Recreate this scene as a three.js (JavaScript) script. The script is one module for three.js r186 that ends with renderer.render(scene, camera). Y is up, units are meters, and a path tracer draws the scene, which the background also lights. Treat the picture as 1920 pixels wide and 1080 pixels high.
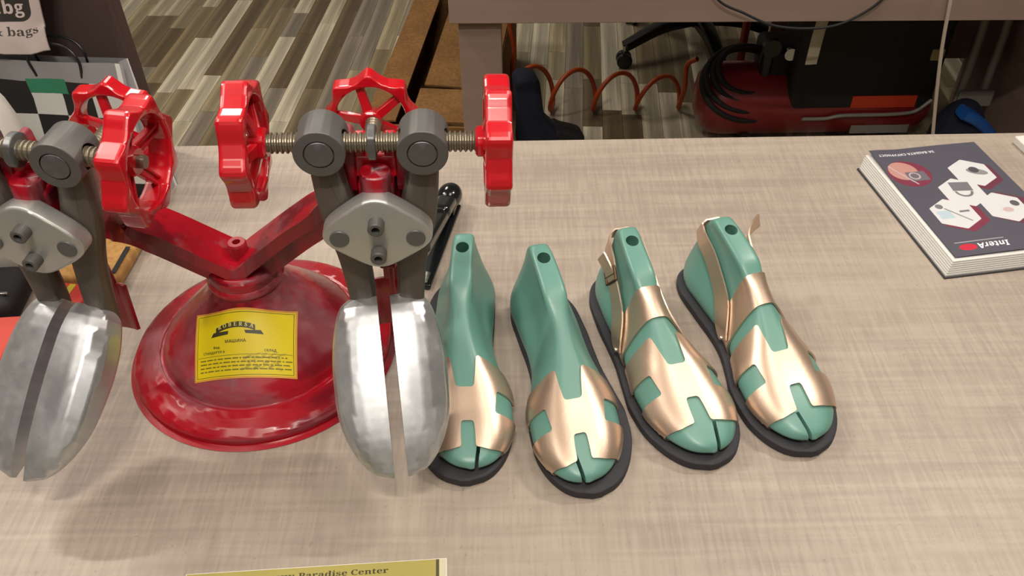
import * as THREE from 'three';
import { RectAreaLightUniformsLib } from 'three/addons/lights/RectAreaLightUniformsLib.js';
import { RoundedBoxGeometry } from 'three/addons/geometries/RoundedBoxGeometry.js';
import { mergeGeometries, mergeVertices, toCreasedNormals } from 'three/addons/utils/BufferGeometryUtils.js';
import { Brush, Evaluator, SUBTRACTION } from 'three-bvh-csg';

// ---------------------------------------------------------------- camera, light, exposure
const scene = new THREE.Scene();
scene.background = new THREE.Color(0x1b1917);
const renderer = new THREE.WebGLRenderer({ antialias: true });
renderer.toneMapping = THREE.LinearToneMapping;
renderer.toneMappingExposure = 1.0;
renderer.shadowMap.enabled = true;
RectAreaLightUniformsLib.init();
const R = d => d * Math.PI / 180;
const D = 0.75;                                    // desk top height; the camera is 0.72 m above it
const camera = new THREE.PerspectiveCamera(2 * Math.atan(540 / 1650) * 180 / Math.PI, 16 / 9, 0.02, 30);
camera.position.set(0, D + 0.72, 0);
camera.rotation.order = 'YXZ';
camera.rotation.set(R(-42), 0, R(-0.9));
scene.add(camera);
const CEIL = 2.9;
const PANELS = [[-1.1, -0.7, 0.6, 1.2, 2.7], [0.55, -0.55, 0.6, 1.2, 2.7], [-0.9, -3.2, 0.6, 1.2, 9], [-0.3, 1.2, 1.2, 0.6, 2.7]];   // x, z, width, depth, power
const SPOT_POWER = 2.8;
const SPOTS = [[-1.75, -1.55], [-1.6, -1.55], [-1.45, -1.55], [1.3, -1.5], [1.45, -1.5], [1.6, -1.5], [-0.2, 0.35], [-0.05, 0.35], [0.1, 0.35]];

// ---------------------------------------------------------------- helpers
let seed = 7;
const rnd = () => { seed = (seed * 1664525 + 1013904223) >>> 0; return seed / 4294967296; };
const rr = (a, b) => a + (b - a) * rnd();
const V = (x, y, z) => new THREE.Vector3(x, y, z);
const used = {};
const numbered = n => { const k = used[n] = (used[n] ?? -1) + 1; return k ? n + '_' + String(k).padStart(3, '0') : n; };
function P(name, geo, mat, parent) {
  if (Array.isArray(geo)) geo = merge(geo);
  const m = new THREE.Mesh(geo, mat); m.name = name; m.castShadow = m.receiveShadow = true;
  parent.add(m); return m;
}
function merge(list) {
  return mergeGeometries(list.map(g => {
    let q = g.index ? g.toNonIndexed() : g.clone();
    for (const k of Object.keys(q.attributes)) if (!['position', 'normal', 'uv'].includes(k)) q.deleteAttribute(k);
    if (!q.attributes.uv) q.setAttribute('uv', new THREE.Float32BufferAttribute(new Float32Array(q.attributes.position.count * 2), 2));
    if (!q.attributes.normal) q.computeVertexNormals();
    return q;
  }));
}
function thing(name, label, category, pos = [0, 0, 0], turn = 0, group) {
  const o = new THREE.Group(); o.name = numbered(name); scene.add(o);
  o.position.set(...pos); o.rotation.y = turn; o.userData = { label, category };
  if (group) o.userData.group = group;
  return o;
}
function solo(name, geo, mat, label, category, group) {
  const m = P(numbered(name), geo, mat, scene); m.userData = { label, category };
  if (group) m.userData.group = group;
  return m;
}
function struct(name, geo, mat, parent = scene) {
  const m = P(name, geo, mat, parent); if (parent === scene) m.userData.kind = 'structure'; return m;
}
const box = (w, h, d, x = 0, y = 0, z = 0) => new THREE.BoxGeometry(w, h, d).translate(x, y, z);
const rbox = (w, h, d, r, x = 0, y = 0, z = 0, seg = 2) => new RoundedBoxGeometry(w, h, d, seg, r).translate(x, y, z);
const cyl = (r0, r1, h, n = 24) => new THREE.CylinderGeometry(r1, r0, h, n);
const cylZ = (r, h, n = 28) => new THREE.CylinderGeometry(r, r, h, n).rotateX(Math.PI / 2);
const cylX = (r, h, n = 28) => new THREE.CylinderGeometry(r, r, h, n).rotateZ(-Math.PI / 2);
const tube = (pts, r, n = 60, m = 8, closed = false) => new THREE.TubeGeometry(new THREE.CatmullRomCurve3(pts.map(p => p.isVector3 ? p : V(...p)), closed), n, r, m, closed);
const lathe = (pts, n = 64) => new THREE.LatheGeometry(pts.map(p => new THREE.Vector2(...p)), n);
// rounded cylinder lathed about y
function rcyl(r, h, b, n = 32) {
  const p = [[0, -h / 2], [r - b, -h / 2]];
  for (let i = 1; i <= 4; i++) { const a = -Math.PI / 2 + i * Math.PI / 8; p.push([r - b + b * Math.cos(a), -h / 2 + b + b * Math.sin(a)]); }
  for (let i = 0; i <= 4; i++) { const a = i * Math.PI / 8; p.push([r - b + b * Math.cos(a), h / 2 - b + b * Math.sin(a)]); }
  p.push([0, h / 2]);
  return toCreasedNormals(lathe(p, n), R(50));
}
// smooth interpolation through [x, y] pairs
function curve(pts) {
  const n = pts.length, m = [];
  for (let i = 0; i < n; i++) {
    const a = pts[Math.max(0, i - 1)], b = pts[Math.min(n - 1, i + 1)];
    m.push((b[1] - a[1]) / (b[0] - a[0]));
  }
  for (let i = 0; i < n - 1; i++) {                // monotone limiter
    const d = (pts[i + 1][1] - pts[i][1]) / (pts[i + 1][0] - pts[i][0]);
    if (d === 0) { m[i] = m[i + 1] = 0; continue; }
    const a = m[i] / d, b = m[i + 1] / d;
    if (a < 0) m[i] = 0; if (b < 0) m[i + 1] = 0;
    if (a > 3) m[i] = 3 * d; if (b > 3) m[i + 1] = 3 * d;
  }
  return x => {
    if (x <= pts[0][0]) return pts[0][1];
    if (x >= pts[n - 1][0]) return pts[n - 1][1];
    let i = 0; while (x > pts[i + 1][0]) i++;
    const h = pts[i + 1][0] - pts[i][0], t = (x - pts[i][0]) / h, t2 = t * t, t3 = t2 * t;
    return (2 * t3 - 3 * t2 + 1) * pts[i][1] + (t3 - 2 * t2 + t) * h * m[i] + (3 * t2 - 2 * t3) * pts[i + 1][1] + (t3 - t2) * h * m[i + 1];
  };
}
// closed-profile sweep along points; profile is [[side, up], ...] in metres, scaled by k(t)
function sweep(points, profile, up, n = 24, k = () => [1, 1]) {
  const c = new THREE.CatmullRomCurve3(points.map(p => V(...p)), false, 'centripetal'), pos = [], idx = [], M = profile.length;
  for (let i = 0; i <= n; i++) {
    const t = i / n, p = c.getPoint(t), T = c.getTangent(t).normalize(), S = T.clone().cross(up).normalize(), U = S.clone().cross(T).normalize(), [ks, ku] = k(t);
    for (const [a, b] of profile) pos.push(p.x + S.x * a * ks + U.x * b * ku, p.y + S.y * a * ks + U.y * b * ku, p.z + S.z * a * ks + U.z * b * ku);
  }
  for (let i = 0; i < n; i++) for (let j = 0; j < M; j++) { const a = i * M + j, b = i * M + (j + 1) % M; idx.push(a, b, a + M, b, b + M, a + M); }
  const tri = THREE.ShapeUtils.triangulateShape(profile.map(p => new THREE.Vector2(...p)), []);
  for (const [a, b, d] of tri) { idx.push(a, b, d); idx.push(n * M + a, n * M + d, n * M + b); }
  const g = new THREE.BufferGeometry(); g.setAttribute('position', new THREE.Float32BufferAttribute(pos, 3)); g.setIndex(idx);
  return toCreasedNormals(g.toNonIndexed(), R(35));
}
const rrect = (w, h, r, n = 4) => {
  const o = [];
  for (const [cx, cy, a0] of [[w / 2 - r, h / 2 - r, 0], [-w / 2 + r, h / 2 - r, 90], [-w / 2 + r, -h / 2 + r, 180], [w / 2 - r, -h / 2 + r, 270]])
    for (let i = 0; i <= n; i++) { const a = R(a0 + 90 * i / n); o.push([cx + r * Math.cos(a), cy + r * Math.sin(a)]); }
  return o;
};
function rshape(pts, r) {                          // polygon with rounded corners -> THREE.Shape
  const s = new THREE.Shape(), n = pts.length;
  for (let i = 0; i < n; i++) {
    const p = new THREE.Vector2(...pts[i]), a = new THREE.Vector2(...pts[(i + n - 1) % n]), b = new THREE.Vector2(...pts[(i + 1) % n]);
    const ra = pts[i][2] ?? r, da = Math.min(ra, a.distanceTo(p) * .49), db = Math.min(ra, b.distanceTo(p) * .49);
    const q0 = p.clone().lerp(a, da / a.distanceTo(p)), q1 = p.clone().lerp(b, db / b.distanceTo(p));
    i ? s.lineTo(q0.x, q0.y) : s.moveTo(q0.x, q0.y);
    s.quadraticCurveTo(p.x, p.y, q1.x, q1.y);
  }
  s.closePath(); return s;
}
const extrude = (shape, depth, bevel = 0, seg = 2, cs = 10) => toCreasedNormals(new THREE.ExtrudeGeometry(shape, { depth: depth - 2 * bevel, bevelEnabled: bevel > 0, bevelThickness: bevel, bevelSize: bevel, bevelOffset: -bevel, bevelSegments: seg, curveSegments: cs }).translate(0, 0, bevel), R(40));

// ---------------------------------------------------------------- textures
const hash = (x, y, s) => { let h = Math.imul(x, 374761393) ^ Math.imul(y, 668265263) ^ Math.imul(s, 1274126177); h = Math.imul(h ^ (h >>> 13), 1274126177); return ((h ^ (h >>> 16)) >>> 0) / 4294967296; };
function vnoise(x, y, px, py, s) {                 // tileable value noise
  const xi = Math.floor(x), yi = Math.floor(y), fx = x - xi, fy = y - yi, u = fx * fx * (3 - 2 * fx), v = fy * fy * (3 - 2 * fy);
  const m = (a, b) => ((a % b) + b) % b;
  const h = (i, j) => hash(m(i, px), m(j, py), s);
  return (h(xi, yi) * (1 - u) + h(xi + 1, yi) * u) * (1 - v) + (h(xi, yi + 1) * (1 - u) + h(xi + 1, yi + 1) * u) * v;
}
function fbm(x, y, fx, fy, s, oct = 4) { let a = 0, w = .5, t = 0; for (let o = 0; o < oct; o++) { a += w * vnoise(x * fx, y * fy, fx, fy, s + o); t += w; w *= .5; fx *= 2; fy *= 2; } return a / t; }
function tex(n, m, fn, srgb = true) {
  const d = new Uint8Array(n * m * 4);
  for (let j = 0; j < m; j++) for (let i = 0; i < n; i++) {
    const c = fn(i / n, j / m), k = (j * n + i) * 4;
    for (let q = 0; q < 3; q++) d[k + q] = Math.max(0, Math.min(255, Array.isArray(c) ? c[q] : c));
    d[k + 3] = 255;
  }
  const t = new THREE.DataTexture(d, n, m); t.wrapS = t.wrapT = THREE.RepeatWrapping; t.magFilter = THREE.LinearFilter; t.minFilter = THREE.LinearMipmapLinearFilter; t.generateMipmaps = true;
  if (srgb) t.colorSpace = THREE.SRGBColorSpace;
  t.needsUpdate = true; return t;
}
function canvas(w, h, draw) {
  const c = document.createElement('canvas'); c.width = w; c.height = h; draw(c.getContext('2d'), w, h);
  const t = new THREE.CanvasTexture(c); t.colorSpace = THREE.SRGBColorSpace; return t;
}
const mix = (a, b, t) => a.map((v, i) => v + (b[i] - v) * t);
const clamp = (x, a = 0, b = 1) => Math.min(b, Math.max(a, x));
const sm = (a, b, x) => { const t = clamp((x - a) / (b - a)); return t * t * (3 - 2 * t); };

const deskTex = tex(1024, 1024, (u, v) => {
  const fine = fbm(u, v, 300, 24, 3, 2), broad = fbm(u, v, 3, 34, 9, 4), cross = fbm(u, v, 8, 150, 5, 3), blot = fbm(u, v, 5, 7, 13, 3), sp = vnoise(u * 420, v * 200, 420, 200, 21);
  const k = .30 * fine + .26 * broad + .28 * cross + .16 * blot;
  let c = mix(mix([150, 137, 126], [174, 161, 149], sm(.25, .75, k)), [166, 156, 140], .3 * sm(.45, .7, blot));
  if (sp > .94) c = mix(c, [122, 110, 100], .35);
  return c;
});
deskTex.repeat.set(1.4, 1.4);
const deskBump = tex(512, 512, (u, v) => 255 * (.7 * fbm(u, v, 160, 8, 3, 2) + .3 * fbm(u, v, 8, 90, 6, 2)), false);
deskBump.repeat.set(2.2, 2.2);
const grain = tex(256, 1024, (u, v) => 175 + 80 * sm(.15, .85, .6 * fbm(u, v, 24, 4, 31, 3) + .4 * fbm(u, v, 6, 2, 37, 3)));
const brown = tex(512, 512, (u, v) => { const k = fbm(u, v, 4, 60, 41, 3), q = fbm(u, v, 5, 5, 43, 4); return mix([136, 115, 104], [158, 137, 126], .6 * k + .4 * q); });
const kraft = tex(256, 256, (u, v) => mix([160, 126, 78], [192, 158, 106], sm(.25, .75, .55 * fbm(u, v, 40, 40, 51, 3) + .45 * fbm(u, v, 3, 3, 53, 3))));
// red paint carrying grey workshop dust in blotches
const dusty = tex(512, 512, (u, v) => {
  const q = .6 * fbm(u, v, 6, 5, 61, 5) + .4 * fbm(u, v, 14, 12, 67, 4), f = fbm(u, v, 70, 70, 71, 2);
  return mix(mix([164, 13, 32], [96, 12, 26], .7 * sm(.5, .3, fbm(u, v, 7, 6, 73, 4))), [138, 84, 90], .8 * sm(.5, .68, q) * (.5 + .7 * f));
});
const dustRough = tex(256, 256, (u, v) => 255 * clamp(.22 + .4 * sm(.5, .68, .6 * fbm(u, v, 6, 5, 61, 5) + .4 * fbm(u, v, 14, 12, 67, 4))), false);
const aluTex = tex(256, 256, (u, v) => { const k = .6 * fbm(u, v, 5, 5, 81, 5) + .4 * fbm(u, v, 30, 30, 83, 3); return mix([190, 194, 198], [208, 211, 214], sm(.3, .7, k)); });
const aluRough = tex(256, 256, (u, v) => 255 * clamp(.34 + .12 * sm(.3, .75, fbm(u, v, 6, 6, 85, 5))), false);
const steelTex = tex(256, 256, (u, v) => mix([88, 82, 76], [114, 105, 97], .6 * fbm(u, v, 6, 6, 91, 5) + .4 * fbm(u, v, 40, 40, 93, 2)));
const leatherTex = tex(256, 256, (u, v) => mix([204, 178, 157], [218, 194, 173], .6 * fbm(u, v, 4, 4, 101, 4) + .4 * fbm(u, v, 60, 60, 103, 2)));
const leatherBump = tex(256, 256, (u, v) => 255 * fbm(u, v, 60, 60, 105, 2), false);
const wallTex = tex(256, 256, (u, v) => mix([204, 198, 188], [214, 208, 199], fbm(u, v, 40, 40, 111, 3)));
const M = (o) => new THREE.MeshPhysicalMaterial(o);
const mat = {
  desk: M({ map: deskTex, bumpMap: deskBump, bumpScale: .0003, roughness: .48 }),
  deskEdge: M({ color: 0xb8a490, roughness: .55 }),
  counter: M({ map: brown, roughness: .6 }),
  wall: M({ map: wallTex, roughness: .9 }),
  ceiling: M({ color: 0xa8a59f, roughness: .95 }),
  slab: M({ color: 0x4c4033, roughness: .8 }),
  redGloss: M({ color: 0xc20a1d, roughness: .3, clearcoat: .9, clearcoatRoughness: .08 }),
  redDusty: M({ map: dusty, roughnessMap: dustRough, roughness: 1, clearcoat: .3, clearcoatRoughness: .3 }),
  redDark: M({ color: 0x8f0c1c, roughness: .45, clearcoat: .3, clearcoatRoughness: .3 }),
  steel: M({ map: steelTex, metalness: .4, roughness: .5 }),
  steelDark: M({ color: 0x686765, metalness: .4, roughness: .5 }),
  pin: M({ color: 0x6c6d6e, metalness: .5, roughness: .42 }),
  thread: M({ color: 0x8a8272, metalness: .7, roughness: .42 }),
  alu: M({ map: aluTex, metalness: .8, roughnessMap: aluRough, roughness: 1 }),
  aluPlate: M({ color: 0xc4c6c4, metalness: .7, roughness: .45 }),
  green: M({ color: 0x659589, roughness: .36 }),
  sole: M({ color: 0x34343a, roughness: .75 }),
  insole: M({ color: 0x8a6a4c, roughness: .8 }),
  leather: M({ map: leatherTex, bumpMap: leatherBump, bumpScale: .00004, metalness: .8, roughness: .36 }),
  leatherBack: M({ color: 0x9a7450, roughness: .8 }),
  buckle: M({ color: 0x6b5340, metalness: .9, roughness: .35 }),
  rivet: M({ color: 0xd9d2c2, metalness: 1, roughness: .25 }),
  black: M({ color: 0x111214, roughness: .35 }),
  blackMat: M({ color: 0x16161a, roughness: .7 }),
  blackGloss: M({ color: 0x15181a, roughness: .15, clearcoat: .6 }),
  chrome: M({ color: 0xb8b8b6, metalness: 1, roughness: .2 }),
  white: M({ color: 0xdedcd6, roughness: .8 }),
  paper: M({ color: 0xd9d9d6, roughness: .85 }),
  kraft: M({ map: kraft, roughness: .85, side: THREE.DoubleSide }),
  kraftDark: M({ color: 0x5b4226, roughness: .9 }),
  orange: M({ color: 0xb0481c, roughness: .4 }),
  compRed: M({ color: 0x7d1a20, roughness: .35, clearcoat: .4 }),
  greyTube: M({ color: 0x8f8d87, roughness: .5, metalness: .2 }),
  navy: M({ color: 0x14182c, roughness: .9 }),
  blue: M({ color: 0x1a56a8, roughness: .5 }),
  cord: M({ color: 0xb9ad9c, roughness: .6 }),
  glow: M({ color: 0xffffff, emissive: 0xfff6e8, emissiveIntensity: 3, roughness: .6 }),
  fixture: M({ color: 0xdcdcd8, roughness: .5 }),
  bagBrown: M({ color: 0x4a3a35, roughness: .8, side: THREE.DoubleSide }),
  boxGrey: M({ color: 0x6a5f58, roughness: .8 }),
  packRed: M({ color: 0xb8322a, roughness: .5 }),
};

// ---------------------------------------------------------------- room shell
const X0 = -3.6, X1 = 3.4, Z0 = -5.2, Z1 = 2.6;
struct('wall_back', box(X1 - X0 + .3, CEIL + .3, .15, (X0 + X1) / 2, CEIL / 2, Z0 - .075), mat.wall);
struct('wall_front', box(X1 - X0 + .3, CEIL + .3, .15, (X0 + X1) / 2, CEIL / 2, Z1 + .075), mat.wall);
struct('wall_left', box(.15, CEIL + .3, Z1 - Z0, X0 - .075, CEIL / 2, (Z0 + Z1) / 2), mat.wall);
struct('wall_right', box(.15, CEIL + .3, Z1 - Z0, X1 + .075, CEIL / 2, (Z0 + Z1) / 2), mat.wall);
struct('ceiling', box(X1 - X0, .15, Z1 - Z0, (X0 + X1) / 2, CEIL + .075, (Z0 + Z1) / 2), mat.ceiling);
const floor = struct('floor', box(X1 - X0, .12, Z1 - Z0, (X0 + X1) / 2, -.066, (Z0 + Z1) / 2), mat.slab);
{ // strip planks running away from the desk, turned 8 degrees
  const tones = [0xbcae8c, 0x9a8a69, 0xd2c7aa, 0x75644a, 0xaa9c7c, 0x86775b, 0xdcd2b8, 0x9a8f7e];
  const mats = tones.map(c => M({ color: c, map: grain, roughness: .42 }));
  const W = .062, geos = {}, ang = R(-4.2), ca = Math.cos(ang), sa = Math.sin(ang), rest = {}, parts = [];
  const O = [-.4, -2.7];
  for (let i = -66; i <= 66; i++) {
    let z = -4.2 + rr(0, .3);
    while (z < 4.2) {
      const L = Math.round(rr(1.6, 7.4)) * .1, cx = i * W, cz = z + L / 2, x = O[0] + cx * ca + cz * sa, wz = O[1] - cx * sa + cz * ca;
      z += L;
      if (x < X0 - .3 || x > X1 + .3 || wz < Z0 - .3 || wz > Z1 + .3) continue;
      const q = Math.floor(rnd() * tones.length);
      const near = x > -2.1 && x < 1.5 && wz > -3.75 && wz < -2.1;
      const g = geos[L.toFixed(1)] ??= (() => { const b = box(W - .0012, .006, L - .0012, 0, -.003, 0), p = b.attributes.position, u = b.attributes.uv; for (let k = 0; k < p.count; k++) u.setXY(k, p.getX(k) * 6 + .5, p.getZ(k) * 1.2); return b; })();
      if (near && x - W > X0 && x + W < X1) parts.push([g, q, x, wz]);
      else if (x > X0 + .4 && x < X1 - .4 && wz > Z0 + .45 && wz < Z1 - .45) (rest[q] ??= []).push(g.clone().rotateY(ang).translate(x, 0, wz));
    }
  }
  parts.sort((a, b) => b[3] - a[3]);
  parts.forEach(([g, q, x, z], i) => {
    if (i < 300) { const m = P('plank', g, mats[q], floor); m.position.set(x, 0, z); m.rotation.y = ang; }
    else (rest[q] ??= []).push(g.clone().rotateY(ang).translate(x, 0, z));
  });
  for (const q in rest) { const m = P('plank_field', rest[q], mats[q], floor); m.userData.kind = 'stuff'; }
}
// ceiling lights
for (const [x, z, w, d, power] of PANELS) {
  const t = thing('ceiling_panel_light', 'flat white ceiling light panel above the room', 'light', [x, CEIL, z], 0, 'ceiling light panels');
  P('frame', [box(w + .04, .02, .02, 0, -.01, d / 2 + .01), box(w + .04, .02, .02, 0, -.01, -d / 2 - .01), box(.02, .02, d, w / 2 + .01, -.01, 0), box(.02, .02, d, -w / 2 - .01, -.01, 0)], mat.fixture, t);
  P('diffuser', box(w, .012, d, 0, -.008, 0), mat.glow, t);
  const l = new THREE.RectAreaLight(0xfff6ec, power, w, d); l.position.set(x, CEIL - .02, z); l.lookAt(x, 0, z); scene.add(l);
}
for (const [x, z] of SPOTS) {
  const t = thing('ceiling_spot_light', 'small round white ceiling spot light', 'light', [x, CEIL, z], 0, 'ceiling spot lights');
  P('ring', lathe([[.036, 0], [.05, 0], [.052, -.01], [.05, -.02], [.036, -.02], [.036, 0]], 32), mat.fixture, t);
  P('lens', cyl(.035, .035, .012, 28).translate(0, -.008, 0), mat.glow, t);
  const l = new THREE.SpotLight(0xfff4e6, SPOT_POWER, 0, R(50), .6, 2); l.position.set(x, CEIL - .03, z); l.target.position.set(x * .6 - .05, D, -.8 + z * .2); l.castShadow = true; l.shadow.radius = 1.8; scene.add(l, l.target);
}

// ---------------------------------------------------------------- work desk
function planarUV(g, s = 1, a = 'x', b = 'z') {
  const p = g.attributes.position, u = new Float32Array(p.count * 2), get = { x: 'getX', y: 'getY', z: 'getZ' };
  for (let i = 0; i < p.count; i++) { u[2 * i] = p[get[a]](i) * s; u[2 * i + 1] = p[get[b]](i) * s; }
  g.setAttribute('uv', new THREE.Float32BufferAttribute(u, 2)); return g;
}
{
  const t = thing('work_desk', 'pale wood-look work desk carrying the machine and the sandals', 'desk', [0.05, 0, 0]);
  const zb = -1.131, zf = -.3, xl = -1.15, xr = 1.15, w = xr - xl, d = zf - zb;
  P('desktop', planarUV(rbox(w, .028, d, .002, 0, D - .014, (zb + zf) / 2)), mat.desk, t);
  P('side_panel', box(.028, D - .028, d - .06, xl + .05, (D - .028) / 2, (zb + zf) / 2), mat.deskEdge, t);
  P('side_panel', box(.028, D - .028, d - .06, xr - .05, (D - .028) / 2, (zb + zf) / 2), mat.deskEdge, t);
  P('modesty_panel', box(w - .13, .42, .02, 0, D - .028 - .21, zb + .08), mat.deskEdge, t);
}

// ---------------------------------------------------------------- shoe stretching machine
const wheelRim = (() => {
  const s = new THREE.Shape(), N = 128;
  for (let i = 0; i <= N; i++) { const a = i / N * Math.PI * 2, r = .0545 - .0098 * Math.sqrt(Math.sin(4 * a) ** 2 + .025); i ? s.lineTo(r * Math.cos(a), r * Math.sin(a)) : s.moveTo(r, 0); }
  const h = new THREE.Path(); h.absarc(0, 0, .0372, 0, Math.PI * 2, true); s.holes.push(h);
  const g = new THREE.ExtrudeGeometry(s, { depth: .013, bevelEnabled: true, bevelThickness: .004, bevelSize: .0035, bevelOffset: -.0035, bevelSegments: 4, curveSegments: 40 }).translate(0, 0, -.0065);
  return toCreasedNormals(g, R(55));
})();
const wheelHub = toCreasedNormals(lathe([[.0035, -.0175], [.0105, -.0175], [.0125, -.0155], [.0125, -.003], [.0105, 0], [.0055, 0]], 28), R(40)).rotateX(Math.PI / 2);
const wheelSpoke = (() => {
  const up = V(0, 0, 1), a = [.010, 0, -.010], b = [.0400, 0, -.001];
  return merge([sweep([a, b], rrect(.0105, .005, .0015), up, 2, t => [1 - .2 * t, 1]),
  ...[-1, 1].map(s => sweep([[a[0], s * .0038, a[2] + .002], [b[0], s * .0031, b[2] + .002]], rrect(.0028, .005, .001), up, 2))]);
})();
function handwheel(parent, m4, scale = 1, spin = 0) {
  const g = new THREE.Group(); g.name = 'handwheel'; parent.add(g);
  P('rim', wheelRim, mat.redGloss, g); P('hub', wheelHub, mat.redGloss, g);
  for (let k = 0; k < 5; k++) { const s = P('spoke', wheelSpoke, mat.redGloss, g); s.rotation.z = R(72 * k + 1); }
  P('shaft_end', cylZ(.0055, .03, 16).translate(0, 0, -.009), mat.thread, g);
  g.applyMatrix4(m4.clone().multiply(new THREE.Matrix4().makeRotationZ(spin)).multiply(new THREE.Matrix4().makeScale(scale, scale, scale)));
  g.userData.label = 'glossy red scalloped handwheel with five spokes';
  return g;
}
function threaded(len, r = .0085, pitch = .0042) {
  const p = [[0, -len / 2]]; const n = Math.round(len / pitch);
  for (let i = 0; i < n; i++) { const y = -len / 2 + i * len / n, q = len / n; p.push([r * .8, y], [r * .82, y + q * .2], [r, y + q * .45], [r, y + q * .7], [r * .82, y + q * .95]); }
  p.push([0, len / 2]);
  return toCreasedNormals(lathe(p, 20), R(30));
}
const SCREW = threaded(.196).rotateZ(Math.PI / 2);
const diamond = (() => {
  const pts = [[-.0565, -.003, .030], [-.014, .031, .02], [0, .036, .015], [.014, .031, .02], [.0565, -.003, .030], [.012, -.034, .02], [0, -.037, .012], [-.012, -.034, .02]];
  return extrude(rshape(pts, .012), .018, .0022, 3, 8);
})();
const nutGeo = (() => {
  const g = rcyl(.0205, .036, .001, 48).rotateX(Math.PI / 2);
  const b = new Brush(g), h = new Brush(cylX(.0108, .06, 24)), k = new Brush(cylZ(.0124, .005, 36).translate(0, 0, .018));
  for (const o of [b, h, k]) o.updateMatrixWorld();
  const ev = new Evaluator(); ev.attributes = ['position', 'normal', 'uv'];
  return toCreasedNormals(ev.evaluate(ev.evaluate(b, h, SUBTRACTION), k, SUBTRACTION).geometry, R(28));
})();
// one lever: bent bar from the nut past the pivot into the shoe form
const leverGeo = side => {
  const c = [[.040, .073], [.039, .045], [.0330, 0], [.026, -.045], [.0225, -.09], [.0225, -.118]], w = [.013, .0135, .016, .0135, .0122, .011];
  const L = c.map(([x, y], i) => [side * (x - w[i]), y]), Q = c.map(([x, y], i) => [side * (x + w[i]), y]).reverse();
  const pts = [...L, ...Q];
  const cv = new THREE.Shape(); const a = new THREE.SplineCurve(L.map(p => new THREE.Vector2(...p))).getPoints(24), b = new THREE.SplineCurve(Q.map(p => new THREE.Vector2(...p))).getPoints(24);
  [...a, ...b].forEach((p, i) => i ? cv.lineTo(p.x, p.y) : cv.moveTo(p.x, p.y)); cv.closePath();
  return extrude(cv, .022, .0075, 5);
};
// half of the split aluminium shoe form; local: length along +z from the ankle, dome up
const formW = curve([[0, .0265], [.03, .0325], [.1, .0375], [.25, .0425], [.42, .0445], [.62, .0435], [.78, .037], [.9, .027], [.97, .016], [1, .003]]);
const formUp = curve([[0, .012], [.05, .018], [.2, .023], [.5, .021], [.8, .014], [1, .003]]);
const formDn = curve([[0, .018], [.06, .026], [.3, .03], [.6, .024], [.85, .016], [1, .004]]);
const formGeo = side => {
  const KW = 1.04, N = 48, Mv = 28, pos = [], idx = [], L = .165;
  for (let i = 0; i <= N; i++) {
    const u = .5 - .5 * Math.cos(Math.PI * i / N), z = L * u, w = KW * formW(u), a = formUp(u), b = formDn(u);
    for (let j = 0; j <= Mv; j++) {
      const f = Math.PI / 2 - Math.PI * j / Mv, c = Math.cos(f), s = Math.sin(f);
      pos.push(side * w * Math.pow(Math.max(c, 0), .62), (s > 0 ? a * Math.pow(s, .95) : -b * Math.pow(-s, .8)), z);
    }
  }
  const q = Mv + 1;
  for (let i = 0; i < N; i++) { for (let j = 0; j < Mv; j++) { const a = i * q + j; side > 0 ? idx.push(a, a + q, a + 1, a + 1, a + q, a + q + 1) : idx.push(a, a + 1, a + q, a + 1, a + q + 1, a + q); }
    const a = i * q, b = i * q + Mv; side > 0 ? idx.push(a, b, a + q, b, b + q, a + q) : idx.push(a, a + q, b, b, a + q, b + q); }
  for (let j = 1; j < Mv; j++) side > 0 ? idx.push(0, j, j + 1) : idx.push(0, j + 1, j);
  for (let j = 1; j < Mv; j++) { const o = N * q; side > 0 ? idx.push(o, o + j + 1, o + j) : idx.push(o, o + j, o + j + 1); }
  const g = new THREE.BufferGeometry(); g.setAttribute('position', new THREE.Float32BufferAttribute(pos, 3)); g.setIndex(idx);
  const r = toCreasedNormals(g.toNonIndexed(), R(42)); return planarUV(r, 7, 'x', 'z');
};
const PITCH = R(36);
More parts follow.
